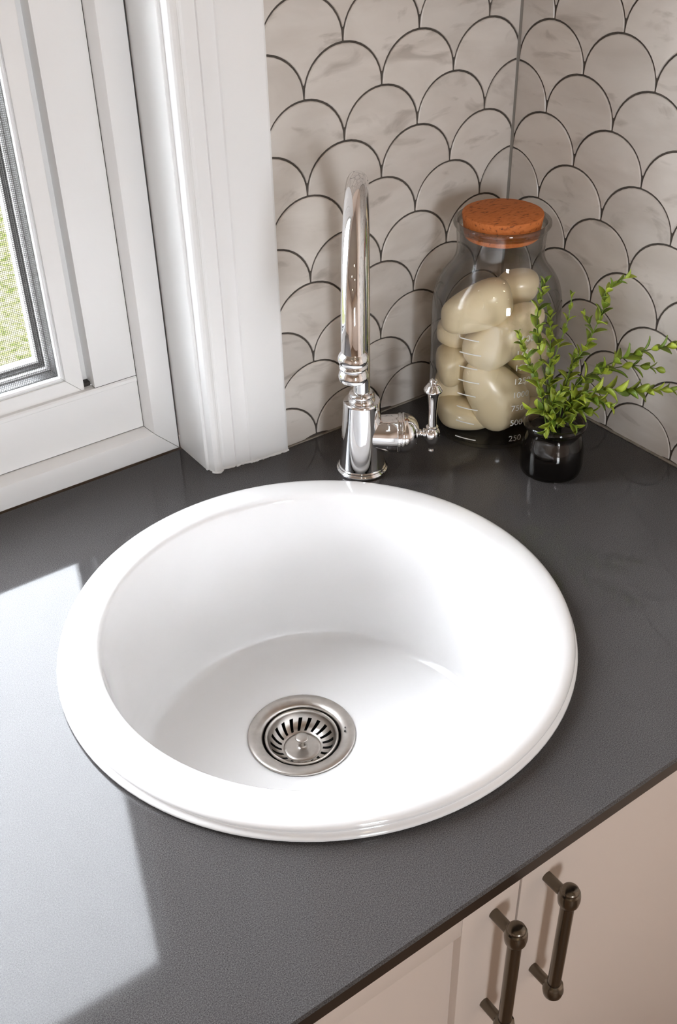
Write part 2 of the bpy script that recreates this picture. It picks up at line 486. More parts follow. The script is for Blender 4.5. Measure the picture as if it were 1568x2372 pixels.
def ring_pieces(name, x0, x1, z0, z1, prof, mat, gap=0.0003, angle=30):
    """four mitred pieces; prof = closed section of (offset inward, y)"""
    def pt(o, y, corner):
        sx = o if corner in (0, 3) else -o
        X = (x0 if corner in (0, 3) else x1) + sx
        Z = (z0 + o) if corner in (0, 1) else (z1 - o)
        return Vector((X, y, Z))
    for c in range(4):
        d = (c + 1) % 4
        bm = bmesh.new()
        A, Bv = [], []
        for o, y in prof:
            a, b = pt(o, y, c), pt(o, y, d)
            t = (b - a).normalized() * gap
            A.append(bm.verts.new(a + t)); Bv.append(bm.verts.new(b - t))
        n = len(prof)
        for k in range(n):
            bm.faces.new((A[k], A[(k + 1) % n], Bv[(k + 1) % n], Bv[k]))
        bm.faces.new(A); bm.faces.new(Bv)
        wobj(name, bm, mat, angle)

# outer frame, mitred, with a rolled inner edge
ring_pieces('frame_shade_core', WX0 + .0012, WX1 - .0012, 0.0006, WZ1, [(.0012, .149), (.0012, .0780), (.004, .0756), (.025, .0756), (.0290, .0780), (.0320, .0880), (.0320, .149)], 'gap', gap=0)  # dark filler added so the mitre gaps look shaded
ring_pieces('joint_shade_strip', WX0 + .0004, WX1 - .0004, 0.0006, WZ1, [(.0340, .15), (.0340, .0898), (.0362, .0898), (.0362, .15)], 'gap', gap=0)  # dark strip painting the shade between outer and inner frame
for jx in (WX0 + .0001, WX1 - .0013):
    bm = bmesh.new(); box(bm, jx, jx + .0012, .0762, .14, .0008, WZ1 - .001); wobj('joint_shade_strip', bm, 'gap')  # dark strips for the shade between frame and casing
ring_pieces('frame_rail', WX0 + .0014, WX1 - .0014, 0.0006, WZ1, [(0, .15), (0, .0765), (.001, .0745), (.004, .0738), (.025, .0738), (.0285, .0745), (.0305, .0770), (.0335, .0870), (.0338, .0895), (.0338, .15)], 'upvc', gap=.0004)
ring_pieces('frame_backing', WX0, WX1, 0.0006, WZ1, [(.0, .1502), (.0, .19), (.0655, .19), (.0655, .1502)], 'gap')
# inner flat frame
ix0, ix1, iz0, iz1 = WX0 + .0360, WX1 - .0360, .0352, WZ1 - .0346
RT = .0985
SX1, SX0 = -.5030, WX0 + WX1 + .5030
bm = bmesh.new()
prof = [(.0893, iz0), (.0893, RT - .0062), (.0886, RT - .0052), (.0886, RT - .0018), (.0900, RT), (.1000, RT), (.1000, RT - .012), (.13, RT - .012), (.13, iz0)]
A = [bm.verts.new((ix0, y, z)) for y, z in prof]; Bv = [bm.verts.new((ix1, y, z)) for y, z in prof]
for k in range(len(prof)): bm.faces.new((A[k], A[(k + 1) % len(prof)], Bv[(k + 1) % len(prof)], Bv[k]))
bm.faces.new(A); bm.faces.new(Bv)
wobj('bottom_rail', bm, 'upvc', 25)
bm = bmesh.new(); box(bm, SX1 + .0004, ix1, .0899, .1230, RT + .00005, RT + .0008); wobj('joint_shade_strip', bm, 'gap')  # dark sliver for the shade between rail and stile
bm = bmesh.new(); box(bm, SX1, ix1, .0892, .1235, RT + .0009, iz1, .0005); wobj('stile', bm, 'upvc')
bm = bmesh.new(); box(bm, ix0, SX0, .0892, .1235, RT + .0005, iz1, .0008); wobj('stile', bm, 'upvc')
bm = bmesh.new(); box(bm, SX0 + .0004, SX1 - .0004, .0892, .1235, iz1 - .06, iz1, .0008); wobj('top_rail', bm, 'upvc')
# back of the groove between stile and sash
bm = bmesh.new(); box(bm, -.5135, SX1 + .001, .1090, .140, .0870, iz1 - .0605); wobj('groove_back', bm, 'upvc')
bm = bmesh.new(); box(bm, -.5122, SX1 - .0002, .1004, .1088, .0880, .1025); wobj('drain_slot', bm, 'gap')
# sash
qx0, qx1, qz0, qz1 = WX0 + WX1 + .5125, -.5125, .0950, 1.055
ring_pieces('sash_shade_core', qx0, qx1, qz0, qz1, [(.0010, .138), (.0010, .0966), (.0182, .0966), (.0182, .138)], 'gap', gap=0)  # dark filler that shades the sash mitres
ring_pieces('sash_rail', qx0, qx1, qz0, qz1, [(0, .1385), (0, .0955), (.0006, .0950), (.0186, .0950), (.0192, .0956), (.0192, .1385)], 'upvc')
ring_pieces('glazing_bead', qx0, qx1, qz0, qz1, [(.0194, .1385), (.0194, .0962), (.0200, .0958), (.0206, .0972), (.0212, .0972), (.0216, .0962), (.0232, .0972), (.0238, .1000), (.0238, .1010), (.0225, .1020), (.0225, .1385)], 'brightpvc', angle=15)
ring_pieces('frame_return', qx0, qx1, qz0, qz1, [(.0226, .1385), (.0226, .1050), (.0238, .1050), (.0250, .1205), (.0250, .1385)], 'return_shade')
ring_pieces('outer_bead', qx0, qx1, qz0, qz1, [(.0251, .1385), (.0251, .1190), (.0280, .1190), (.0280, .1385)], 'brightpvc', gap=0)
ring_pieces('gasket', qx0, qx1, qz0, qz1, [(.0281, .1385), (.0281, .1260), (.0300, .1235), (.0310, .1255), (.0335, .1260), (.0335, .1385)], 'gasket', gap=0)
ring_pieces('glazing_edge', qx0, qx1, qz0, qz1, [(.0336, .1385), (.0336, .1265), (.0356, .1270), (.0356, .1385)], 'brightpvc', gap=0)
bm = bmesh.new(); box(bm, qx0 + .0357, qx1 - .0357, .1290, .1330, qz0 + .0357, qz1 - .0357); wobj('window_pane', bm, 'paneglass')
# insect screen: every wire is there
PITCH, WIRE, SCY = 0.0019, 0.00026, 0.1030
bm = bmesh.new()
sx0, sx1, sz0, sz1 = qx0 + .0228, qx1 - .0228, qz0 + .0228, qz1 - .0228
def wire(a, b, u, w):
    A = [bm.verts.new(Vector(a) + d) for d in (u, w, -u, -w)]
    B = [bm.verts.new(Vector(b) + d) for d in (u, w, -u, -w)]
    for k in range(4): bm.faces.new((A[k], A[(k + 1) % 4], B[(k + 1) % 4], B[k]))
x = sx1 - PITCH / 2
while x > sx0:
    wire((x, SCY, sz0), (x, SCY, sz1), Vector((WIRE, 0, 0)), Vector((0, WIRE, 0))); x -= PITCH
z = sz0 + PITCH / 2
while z < sz1:
    wire((sx0, SCY, z), (sx1, SCY, z), Vector((0, 0, WIRE)), Vector((0, WIRE, 0))); z += PITCH
me = bpy.data.meshes.new('insect_screen'); bm.to_mesh(me); bm.free(); me.materials.append(M['wire'])
scr = bpy.data.objects.new('insect_screen', me); COL.objects.link(scr); scr.parent = win; scr.matrix_parent_inverse = Matrix.Translation(-win.location)
tag(scr, kind='stuff')
# latch on the sill rail
bm = bmesh.new(); box(bm, -.705, -.668, .080, .0890, .050, .066, .003)
lt = wobj('window_latch', bm, 'upvc')
bm = bmesh.new(); tube(bm, [(-.688, .082, .058), (-.684, .066, .062), (-.676, .056, .068), (-.668, .052, .073)], [.005, .005, .0065, .0075], 14)
kn = obj('latch_lever', bm, 'upvc', None); kn.parent = lt; kn.matrix_parent_inverse = Matrix.Identity(4)

# ------------------------------------------------------------------ worktop with round cut-out
SC = Vector((-.4721, -.2804, 0))
CX0, CX1, CY0, CY1, CT = -1.75, -.0004, -.5715, .0736, .0150
bm = bmesh.new()
N = 128
HR = .212
angs = [2 * PI * k / N for k in range(N)]
corners = [math.atan2(y - SC.y, x - SC.x) % (2 * PI) for x, y in ((CX0, CY0), (CX1, CY0), (CX1, CY1), (CX0, CY1))]
for c in corners:
    k = min(range(N), key=lambda i: abs(angs[i] - c)); angs[k] = c
def rect_pt(a, inset):
    dx, dy = math.cos(a), math.sin(a); t = 1e9
    if dx > 1e-9: t = min(t, (CX1 - inset - SC.x) / dx)
    if dx < -1e-9: t = min(t, (CX0 + inset - SC.x) / dx)
    if dy > 1e-9: t = min(t, (CY1 - inset - SC.y) / dy)
    if dy < -1e-9: t = min(t, (CY0 + inset - SC.y) / dy)
    return SC.x + dx * t, SC.y + dy * t
loops = []
for rad, z in ((HR, -CT), (HR, 0.0)):
    loops.append([bm.verts.new((SC.x + rad * math.cos(a), SC.y + rad * math.sin(a), z)) for a in angs])
for ins, z in ((.0018, 0.0), (.0, -.0018), (0.0, -CT + .001), (.001, -CT)):
    L = []
    for a in angs:
        x_, y_ = rect_pt(a, 0.0)
        x_ = min(max(x_, CX0 + ins), CX1 - ins); y_ = min(max(y_, CY0 + ins), CY1 - ins)
        L.append(bm.verts.new((x_, y_, z)))
    loops.append(L)
loops.append(loops[0])
for a, b in zip(loops, loops[1:]):
    for k in range(N): bm.faces.new((a[k], a[(k + 1) % N], b[(k + 1) % N], b[k]))
wt = obj('worktop', bm, 'quartz', None, angle=20)
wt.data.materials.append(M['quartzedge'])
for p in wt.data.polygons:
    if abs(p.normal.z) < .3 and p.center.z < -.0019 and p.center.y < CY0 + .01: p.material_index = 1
tag(wt, 'dark grey speckled polished stone worktop around the sink', 'worktop')

# ------------------------------------------------------------------ base cabinet
cab = empty('base_cabinet', (-.47, -.3, FLOOR))
tag(cab, 'off white base cabinet with two doors under the worktop', 'cabinet')
def cobj(name, bm, mat, parent=None, angle=30):
    o = obj(name, bm, mat, None, angle=angle)
    p = parent or cab
    o.parent = p; o.matrix_parent_inverse = Matrix.Translation(-cab.location) if p is cab else Matrix.Identity(4)
    return o
DY = -.550
SEAM = -.4710
for dims in ((-.975, -.957, -.528, .06, FLOOR + .1, -CT - .0005), (-.0195, -.0015, -.528, .06, FLOOR + .1, -CT - .0005), (-.957, -.0195, -.528, .06, FLOOR + .1, FLOOR + .118), (-.957, -.0195, .05, .068, FLOOR + .118, -CT - .0005)):
    cobj('carcass_panel', box(bmesh.new(), *dims), 'cabinet')
cobj('carcass_panel', box(bmesh.new(), -.957, -.0195, -.528, -.510, -.09, -CT - .0005), 'cabinet')
cobj('plinth', box(bmesh.new(), -.975, -.0015, -.48, -.462, FLOOR, FLOOR + .0995), 'cabinet')
# left door: shaker frame
x0, x1, z0, z1 = -.974, SEAM - .0011, FLOOR + .104, -.0225
ld = cobj('door', box(bmesh.new(), x0 + .058, x1 - .058, DY + .008, DY + .018, z0 + .058, z1 - .058), 'cabinet')
for dims in ((x0, x0 + .058, z0, z1), (x1 - .058, x1, z0, z1), (x0 + .058, x1 - .058, z1 - .058, z1), (x0 + .058, x1 - .058, z0, z0 + .058)):
    cobj('door_frame', box(bmesh.new(), dims[0], dims[1], DY, DY + .021, dims[2], dims[3], .0012), 'cabinet', ld)
rd = cobj('door', box(bmesh.new(), SEAM + .0011, -.0015, DY, DY + .021, z0, z1, .0012), 'cabinet')
def handle(x, ztop, zbot, parent):
    bm = bmesh.new()
    by = DY - .0245
    for zz in (ztop, zbot):
        tube(bm, [(x, DY + .001, zz), (x, DY - .004, zz), (x, by, zz)], [.0046, .0046, .0046], 18)
    prof = smoothprof([(0, ztop + .0125), (.0045, ztop + .0122), (.0068, ztop + .0105), (.0072, ztop + .0088)], 3) + \
        [(.0066, ztop + .0080), (.0082, ztop + .0072), (.0088, ztop + .004), (.0090, ztop), (.0084, ztop - .005), (.0066, ztop - .0085), (.0056, ztop - .0095),
         (.0056, zbot + .0095), (.0064, zbot + .0088), (.0078, zbot + .0078), (.0068, zbot + .0070), (.0084, zbot + .004), (.0090, zbot), (.0082, zbot - .005), (.0060, zbot - .0088), (.003, zbot - .0105), (0, zbot - .011)]
    lathe(bm, prof, 28, Matrix.Translation((x, by, 0)), close_ends=False)
    return cobj('handle', bm, 'pewter', parent, 40)
handle(-.4420, -.0800, -.2065, rd)
handle(-.4980, -.0795, -.2035, ld)

# ------------------------------------------------------------------ sink
sink = empty('sink', SC)
tag(sink, 'round white glazed ceramic sink set into the grey worktop', 'sink')
DC = Vector((-.4680, -.2360, 0)) - SC
bm = bmesh.new()
n = 128
prof = [(.206, .0002), (.2255, .0002), (.2290, .0010), (.2304, .0028), (.2300, .0048), (.2284, .0060), (.2268, .0066), (.2262, .0076), (.2270, .0088),
        (.2276, .0104), (.2272, .0124), (.2258, .0142), (.2230, .0158), (.2190, .0168), (.2120, .0174), (.2040, .0173), (.1990, .0169), (.1955, .0159), (.1934, .0140), (.1923, .0110), (.1917, .0070),
        (.1910, .0020), (.1900, -.030), (.1886, -.080), (.1872, -.130), (.1862, -.148), (.1840, -.1590), (.1795, -.1665), (.1720, -.1705), (.1600, -.1722), (.1400, -.1732)]
rings = []
for r, z in prof:
    rings.append([bm.verts.new((r * math.cos(2 * PI * k / n), r * math.sin(2 * PI * k / n), z)) for k in range(n)])
for f, r, z in ((.45, .098, -.1740), (.9, .062, -.1748), (1.0, .0500, -.1756), (1.0, .0480, -.1790)):
    rings.append([bm.verts.new((DC.x * f + r * math.cos(2 * PI * k / n), DC.y * f + r * math.sin(2 * PI * k / n), z)) for k in range(n)])
# outside of the bowl
for f, r, z in ((1.0, .0500, -.1850), (0, .15, -.1840), (0, .196, -.165), (0, .2, -.02), (0, .206, -.0002)):
    rings.append([bm.verts.new((DC.x * f + r * math.cos(2 * PI * k / n), DC.y * f + r * math.sin(2 * PI * k / n), z)) for k in range(n)])
for a, b in zip(rings, rings[1:] + [rings[0]]):
    for k in range(n): bm.faces.new((a[k], a[(k + 1) % n], b[(k + 1) % n], b[k]))
obj('basin', bm, 'ceramic', sink, angle=60)
FZ = -.1752
bm = bmesh.new()
lathe(bm, [(.0557, FZ + .0006), (.0555, FZ + .0016), (.0545, FZ + .0022), (.0480, FZ + .0016), (.0430, FZ + .0004), (.0412, FZ - .0010), (.0404, FZ - .0030), (.0400, FZ - .0340), (.0300, FZ - .036), (.0, FZ - .036)], 72, close_ends=False)
obj('drain_flange', bm, 'steel', sink, angle=50, loc=(DC.x, DC.y, 0))
bm = bmesh.new()
lathe(bm, [(.0395, FZ - .0045), (.0395, FZ - .0335), (.0, FZ - .0335)], 48, close_ends=False)
obj('drain_throat', bm, 'darkhole', sink, loc=(DC.x, DC.y, 0))
for ax, ay, r in ((.0475, .0005, .0011), (.0480, -.0050, .0008)):
    bm = bmesh.new(); lathe(bm, [(r, FZ + .0012), (r, FZ + .00195), (0, FZ + .00195)], 12)
    obj('stamp_mark', bm, 'darkhole', sink, loc=(DC.x + ax * .8 - ay * .5, DC.y - ax * .5 - ay * .8, 0))

# strainer basket, lifts out of the drain
st = empty('drain_strainer', (SC.x + DC.x, SC.y + DC.y, FZ - .033))
tag(st, 'round stainless steel strainer basket with slots in the sink drain', 'strainer')
zz0 = .033
bprof = [(.0362, zz0 - .0060), (.0384, zz0 - .0032), (.0380, zz0 - .0016), (.0368, zz0 - .0010), (.0356, zz0 - .0018), (.0350, zz0 - .0040), (.0342, zz0 - .0062),
         (.0325, zz0 - .0090), (.0305, zz0 - .0118), (.0275, zz0 - .0146), (.0245, zz0 - .0164), (.0215, zz0 - .0174), (.0200, zz0 - .0176), (.0192, zz0 - .0182), (.0182, zz0 - .0176), (.0160, zz0 - .0174), (.0060, zz0 - .0178), (.0, zz0 - .0178)]
n, NS = 200, 20
bm = bmesh.new()
rg = []
for r, z in bprof:
    tw = 0.16 * max(0, min(1, (.034 - r) / .014))
    rg.append([bm.verts.new((r * math.cos(2 * PI * k / n + tw), r * math.sin(2 * PI * k / n + tw), z)) for k in range(n)] if r > 0 else [bm.verts.new((0, 0, z))])
for i, (a, b) in enumerate(zip(rg, rg[1:])):
    for k in range(n):
        if 7 <= i <= 10 and k % 10 in (0, 1, 2, 3): continue
        if len(b) == 1: bm.faces.new((a[k], a[(k + 1) % n], b[0]))
        else: bm.faces.new((a[k], a[(k + 1) % n], b[(k + 1) % n], b[k]))
obj('basket', bm, 'steel', st, angle=50)
bm = bmesh.new()
lathe(bm, smoothprof([(.0060, zz0 - .0178), (.0030, zz0 - .0170), (.0021, zz0 - .0145), (.0021, zz0 - .0080), (.0032, zz0 - .0066), (.0062, zz0 - .0060), (.0070, zz0 - .0050), (.0066, zz0 - .0040), (.0040, zz0 - .0034), (0, zz0 - .0032)], 3), 36, close_ends=False)
obj('knob', bm, 'steel', st, angle=50)

# ------------------------------------------------------------------ tap
F = Vector((-.2779, -.0865, 0))
tap = empty('tap', F)
tag(tap, 'chrome gooseneck mixer tap with a side lever behind the sink', 'tap')
dv = Vector((-.620, -.7846, 0)); ev = Vector((.7846, -.620, 0))
bm = bmesh.new()
lathe(bm, [(.0272, .0003), (.0284, .0010), (.0288, .0024), (.0282, .0040), (.0268, .0048), (.0262, .0056), (.0264, .0066), (.0256, .0074), (.0252, .0078)], 64)
obj('base_flange', bm, 'chrome', tap, angle=50)
bm = bmesh.new()
lathe(bm, [(.0250, .0075), (.0246, .0100), (.0232, .0300), (.0214, .0600), (.0200, .0830), (.0199, .0850), (.0192, .0862), (.0150, .0866), (.0146, .0866)], 64)
obj('body', bm, 'chrome', tap, angle=40)
bm = bmesh.new()
lathe(bm, [(.0146, .0862), (.0142, .0885), (.0134, .0895), (.0128, .0900), (.0134, .0912), (.0138, .0930), (.0134, .0950), (.0122, .0962), (.0104, .0968), (.0098, .0970)], 56)
obj('collar', bm, 'chrome', tap, angle=40)
RR, ZC = .100, .2465
path = [(0, 0, .096), (0, 0, .14), (0, 0, .19), (0, 0, ZC)]
for k in range(1, 33):
    a = PI * k / 32
    path.append(tuple(dv * (RR - RR * math.cos(a)) + Vector((0, 0, ZC + RR * math.sin(a)))))
path.append(tuple(dv * (2 * RR) + Vector((0, 0, .2400))))
rad = [.0090] * 4 + [.0090 + .0008 * k / 32 for k in range(1, 33)] + [.0098]
bm = bmesh.new(); tube(bm, path, rad, 40)
obj('spout', bm, 'chrome', tap, angle=50)
bm = bmesh.new()
lathe(bm, smoothprof([(.0096, .2440), (.0100, .2425), (.0118, .2405), (.0127, .2375), (.0124, .2345), (.0112, .2322)], 3) + [(.0106, .2312), (.0112, .2306), (.0118, .2296), (.0116, .2284), (.0108, .2276), (.0104, .2266), (.0110, .2254)] +
      smoothprof([(.0116, .2244), (.0124, .2218), (.0124, .2195), (.0116, .2174), (.0108, .2166)], 3) + [(.0090, .2168), (.0085, .2200), (0, .2205)], 56, Matrix.Translation(dv * (2 * RR)), close_ends=False)
obj('nozzle', bm, 'chrome', tap, angle=40)
# valve housing to the side
ez = Vector((0, 0, 1)); uz = ev.cross(ez)
MX = Matrix(((uz.x, ez.x, ev.x, 0), (uz.y, ez.y, ev.y, 0), (uz.z, ez.z, ev.z, .0455), (0, 0, 0, 1)))
bm = bmesh.new()
lathe(bm, [(.0190, .012), (.0200, .022), (.0206, .030), (.0210, .0385), (.0214, .0390), (.0222, .0396), (.0222, .0418), (.0214, .0424), (.0214, .0432), (.0224, .0438), (.0226, .0452), (.0220, .0470)] +
      smoothprof([(.0218, .0475), (.0210, .0510), (.0186, .0555), (.0140, .0595), (.0090, .0615), (.0062, .0622)], 3) + [(.0050, .0626), (.0042, .0640)], 56, MX)
obj('valve_housing', bm, 'chrome', tap, angle=40)
bm = bmesh.new()
lathe(bm, [(.0042, .0630), (.0040, .0655), (.0056, .0662), (.0060, .0672), (.0052, .0684), (.0040, .0690), (.0040, .0720)], 32, MX)
obj('lever_neck', bm, 'chrome', tap, angle=40)
LV = Matrix.Translation(ev * .0758)
bm = bmesh.new()
lathe(bm, smoothprof([(0, .0218), (.0030, .0222), (.0040, .0240), (.0036, .0262), (.0034, .0285), (.0048, .0318), (.0080, .0372), (.0090, .0430), (.0082, .0488), (.0060, .0520)], 3) +
      [(.0056, .0524), (.0066, .0530), (.0066, .0542), (.0052, .0550)] +
      smoothprof([(.0046, .0556), (.0044, .0640), (.0047, .0760), (.0060, .0900), (.0080, .0968), (.0084, .0974)], 3) +
      [(.0100, .0978), (.0104, .0990), (.0098, .1006)] + smoothprof([(.0092, .1012), (.0068, .1050), (.0044, .1064)], 3) + [(.0036, .1068), (.0040, .1076), (.0044, .1092), (.0034, .1110), (.0, .1117)], 36, LV, close_ends=False)
obj('lever', bm, 'chrome', tap, angle=40)

# ------------------------------------------------------------------ storage jar
er = Vector((.8136, -.5814, 0)); ef = Vector((-.5814, -.8136, 0)); up = Vector((0, 0, 1))
JC = Vector((-.0989, -.0957, 0))
jar = empty('storage_jar', JC)
tag(jar, 'tall clear glass storage jar with measuring marks in the tiled corner', 'jar')
bm = bmesh.new()
outer = smoothprof([(0, .0004), (.055, .0004), (.0660, .0030), (.0702, .0110), (.0712, .0300), (.0712, .0800), (.0712, .1450), (.0700, .1620), (.0660, .1770), (.0590, .1890), (.0520, .1980), (.0482, .2060), (.0468, .2140), (.0472, .2260), (.0482, .2370)], 4)
lip = smoothprof([(.0488, .2385), (.0505, .2405), (.0518, .2430), (.0516, .2455), (.0500, .2468), (.0478, .2462), (.0462, .2440), (.0452, .2400)], 3)
inner = smoothprof([(.0446, .2350), (.0440, .2260), (.0438, .2140), (.0450, .2060), (.0490, .1975), (.0562, .1880), (.0632, .1760), (.0672, .1610), (.0684, .1450), (.0684, .0800), (.0684, .0300), (.0672, .0120), (.0630, .0062), (.055, .0048), (0, .0048)], 4)
lathe(bm, outer, 96, close_ends=False)
obj('glass_body', bm, 'jarglass', jar, angle=60)
bm = bmesh.new(); lathe(bm, [outer[-1]] + lip + inner[:1], 96, close_ends=False)
tag(obj('lip', bm, 'lipglass', jar, angle=60), 'thick rolled glass lip')
bm = bmesh.new(); lathe(bm, inner, 96, close_ends=False)
obj('glass_lining', bm, 'jarglass', jar, angle=60)
# printed scale
def arcmark(a0, a1, z, hgt):
    bm = bmesh.new()
    m = 8
    A, Bv = [], []
    for k in range(m + 1):
        a = math.radians(a0 + (a1 - a0) * k / m)
        d = er * math.sin(a) + ef * math.cos(a)
        A.append([bm.verts.new(d * r + up * zz) for r, zz in ((.0714, z), (.0718, z), (.0718, z + hgt), (.0714, z + hgt))])
    for a, b in zip(A, A[1:]):
        for k in range(4): bm.faces.new((a[k], a[(k + 1) % 4], b[(k + 1) % 4], b[k]))
    bm.faces.new(A[0]); bm.faces.new(A[-1])
    obj('scale_line', bm, 'mark', jar)
for k, z in enumerate((.0152, .0355, .0537, .0702, .0870, .1035, .1203, .1368)):
    arcmark(-38.5, -18.5 if k % 2 == 0 else -21.0, z, .0011)
def arctext(txt, a0, z, size):
    cu = bpy.data.curves.new('scale_number', 'FONT'); cu.body = txt; cu.size = size
    to = bpy.data.objects.new('scale_number_curve', cu); COL.objects.link(to)
    dg = bpy.context.evaluated_depsgraph_get()
    me = bpy.data.meshes.new_from_object(to.evaluated_get(dg))
    bpy.data.objects.remove(to, do_unlink=True)
    for v in me.vertices:
        a = math.radians(a0) + v.co.x / .0714
        d = er * math.sin(a) + ef * math.cos(a)
        q = d * .0716 + up * (z + v.co.y)
        v.co = q
    me.materials.clear(); me.materials.append(M['mark'])
    o = bpy.data.objects.new('scale_number', me); COL.objects.link(o); o.parent = jar
for txt, z in (('250', .0150), ('500', .0352), ('750', .0535), ('1000', .0700), ('1250', .0868), ('1500', .1033), ('1750', .1200), ('2000', .1366)):
    arctext(txt, 11.0, z, .0102)

# cork stopper
ck = empty('cork_stopper', JC + Vector((0, 0, .2285)))
tag(ck, 'orange brown round cork stopper closing the glass jar', 'cork stopper')
bm = bmesh.new()
lathe(bm, [(.0, .0), (.0385, .0), (.0398, .0012), (.0412, .0130), (.0428, .0240), (.0424, .0252), (.0410, .0258), (.0, .0258)], 72, close_ends=False)
obj('cork_disc', bm, 'cork', ck, angle=40)

# smooth cream lumps in the jar
def lump(s, z, t, la, lb, lc, ang, label, seed, tilt=0.0, k=2.6):
    la, lb, lc = la * 1.04, lb * 1.03, lc
    rnd = random.Random(seed)
    bm = bmesh.new()
    bmesh.ops.create_icosphere(bm, subdivisions=4, radius=1)
    ph = [rnd.uniform(0, 6.28) for _ in range(6)]
    taper = rnd.choice((-1, 1)) * rnd.uniform(.10, .26)
    for v in bm.verts:
        d = v.co.normalized()
        m = (abs(d.x) ** k + abs(d.y) ** k + abs(d.z) ** k) ** (-1 / k)
        q = d * m
        q *= 1 + .06 * math.sin(2.3 * d.x + ph[0]) * math.cos(2.1 * d.z + ph[1]) + .045 * math.sin(2.7 * d.y + ph[2] + d.x)
        f = 1 + taper * d.x
        v.co = Vector((q.x * la, q.y * lb * f, q.z * lc * f))
    ax = er * math.cos(ang) + up * math.sin(ang)
    ay = -er * math.sin(ang) + up * math.cos(ang)
    az = ax.cross(ay)
    rt = Matrix((ax, ay, az)).transposed() @ Matrix.Rotation(tilt, 3, 'X')
    cen = JC + er * s + ef * t + up * z
    for v in bm.verts:
        w = rt @ v.co + cen - JC
        rr = math.hypot(w.x, w.y)
        lim, soft = .0676, .060                  # press softly against the glass instead of through it
        if rr > soft:
            r2 = soft + (lim - soft) * (1 - math.exp(-(rr - soft) / (lim - soft)))
            w.x *= r2 / rr; w.y *= r2 / rr
        w.z = max(w.z, .0060 + max(0, rr - .055) * .5)
        v.co = w + JC - cen
    o = obj('cream_lump', bm, 'cream', None, angle=180, loc=cen)
    tag(o, label, 'cream lump', 'cream lumps in the glass jar')
R = math.radians
lump(-.0270, .1560, .024, .0415, .0215, .0230, R(24), 'long smooth cream lump lying slantwise on top in the glass jar', 1)
lump(.0270, .1600, -.020, .0180, .0220, .0200, R(100), 'blunt cream lump standing up behind the topmost slanting lump', 2)
lump(.0070, .1265, .026, .0450, .0245, .0250, R(40), 'large pale cream lump across the middle of the glass jar', 3)
lump(-.0470, .1130, -.010, .0190, .0150, .0200, R(-10), 'cream lump half hidden under the topmost slanting lump', 4)
lump(-.0440, .0800, .002, .0220, .0200, .0240, R(30), 'rounded cream lump against the jar wall at mid height', 5)
lump(-.0010, .0580, .033, .0425, .0305, .0245, R(-54), 'broad cream lump tilted downwards in the lower half of the jar', 6, k=2.4)
lump(-.0450, .0490, -.010, .0220, .0180, .0220, R(60), 'small cream lump wedged above the bottom lump in the jar', 7)
lump(-.0320, .0225, .018, .0335, .0165, .0240, R(-12), 'oval cream lump lying at the bottom of the glass jar', 8, k=2.3)
lump(.0390, .0900, -.002, .0250, .0215, .0240, R(35), 'cream lump behind the herb sprigs at mid height of the jar', 9)
lump(.0400, .0210, .000, .0210, .0140, .0220, R(5), 'cream lump on the jar bottom behind the number 250', 10)
lump(.0450, .0520, -.012, .0190, .0190, .0220, R(60), 'cream lump behind the herb pot between two other lumps', 11)
lump(.0000, .1020, -.036, .0280, .0300, .0230, R(20), 'cream lump at the tiled side of the jar behind the large pale lump', 12)
lump(.0040, .0360, -.036, .0300, .0280, .0240, R(-20), 'cream lump at the tiled side of the jar near the bottom', 13)

# ------------------------------------------------------------------ herb pot and sprigs
PC = Vector((-.1122, -.2118, 0))
pot = empty('herb_pot', PC)
tag(pot, 'small black shiny glass pot holding green herb sprigs', 'pot')
bm = bmesh.new()
pout = smoothprof([(0, .0004), (.0290, .0004), (.0325, .0020), (.0340, .0070), (.0343, .0180), (.0335, .0290), (.0308, .0400), (.0290, .0470), (.0287, .0515)], 4)
plip = smoothprof([(.0300, .0525), (.0328, .0545), (.0338, .0575), (.0330, .0605), (.0308, .0617), (.0288, .0608), (.0276, .0580)], 3)
pinn = smoothprof([(.0268, .0520), (.0272, .0470), (.0288, .0400), (.0312, .0290), (.0320, .0180), (.0316, .0070), (.0290, .0040), (0, .0040)], 3)
lathe(bm, pout, 64, close_ends=False)
obj('glass_body', bm, 'potglass', pot, angle=60)
bm = bmesh.new(); lathe(bm, [pout[-1]] + plip + pinn[:1], 64, close_ends=False)
tag(obj('rim', bm, 'potglass', pot, angle=60), 'rounded smoky glass rim')
bm = bmesh.new()
lathe(bm, [(0, .0014), (.0280, .0014), (.0316, .0030), (.0333, .0075), (.0336, .0180), (.0328, .0288), (.0301, .0398), (.0283, .0470), (.0280, .0500), (.0262, .0508), (.0, .0515)], 64, close_ends=False)
obj('black_filling', bm, 'soilfill', pot, angle=60)

# herb sprigs: each sprig a stem with its leaves
herb = empty('herb_sprigs', PC + Vector((0, 0, .050)))
tag(herb, 'bright green leafy herb sprigs spreading out of the small black pot', 'herb')
bm = bmesh.new()
LN = 5
rows = []
for k in range(LN + 1):
    t = k / LN
    w = .29 * (math.sin(PI * min(1, t * .93 + .04)) ** .8) * (1 - .15 * t)
    if k == LN: w = .012
    zc = .18 * t - .30 * t * t
    rows.append([bm.verts.new((t, -w, zc + .10 * w / .3)), bm.verts.new((t, 0, zc - .03)), bm.verts.new((t, w, zc + .10 * w / .3))])
for a, b in zip(rows, rows[1:]):
    for j in range(2): bm.faces.new((a[j], a[j + 1], b[j + 1], b[j]))
geo = bmesh.ops.extrude_face_region(bm, geom=bm.faces[:])
for v in [g for g in geo['geom'] if isinstance(g, bmesh.types.BMVert)]: v.co.z -= .025
bmesh.ops.recalc_face_normals(bm, faces=bm.faces[:])
LEAF = bpy.data.meshes.new('leaf'); bm.to_mesh(LEAF); bm.free()
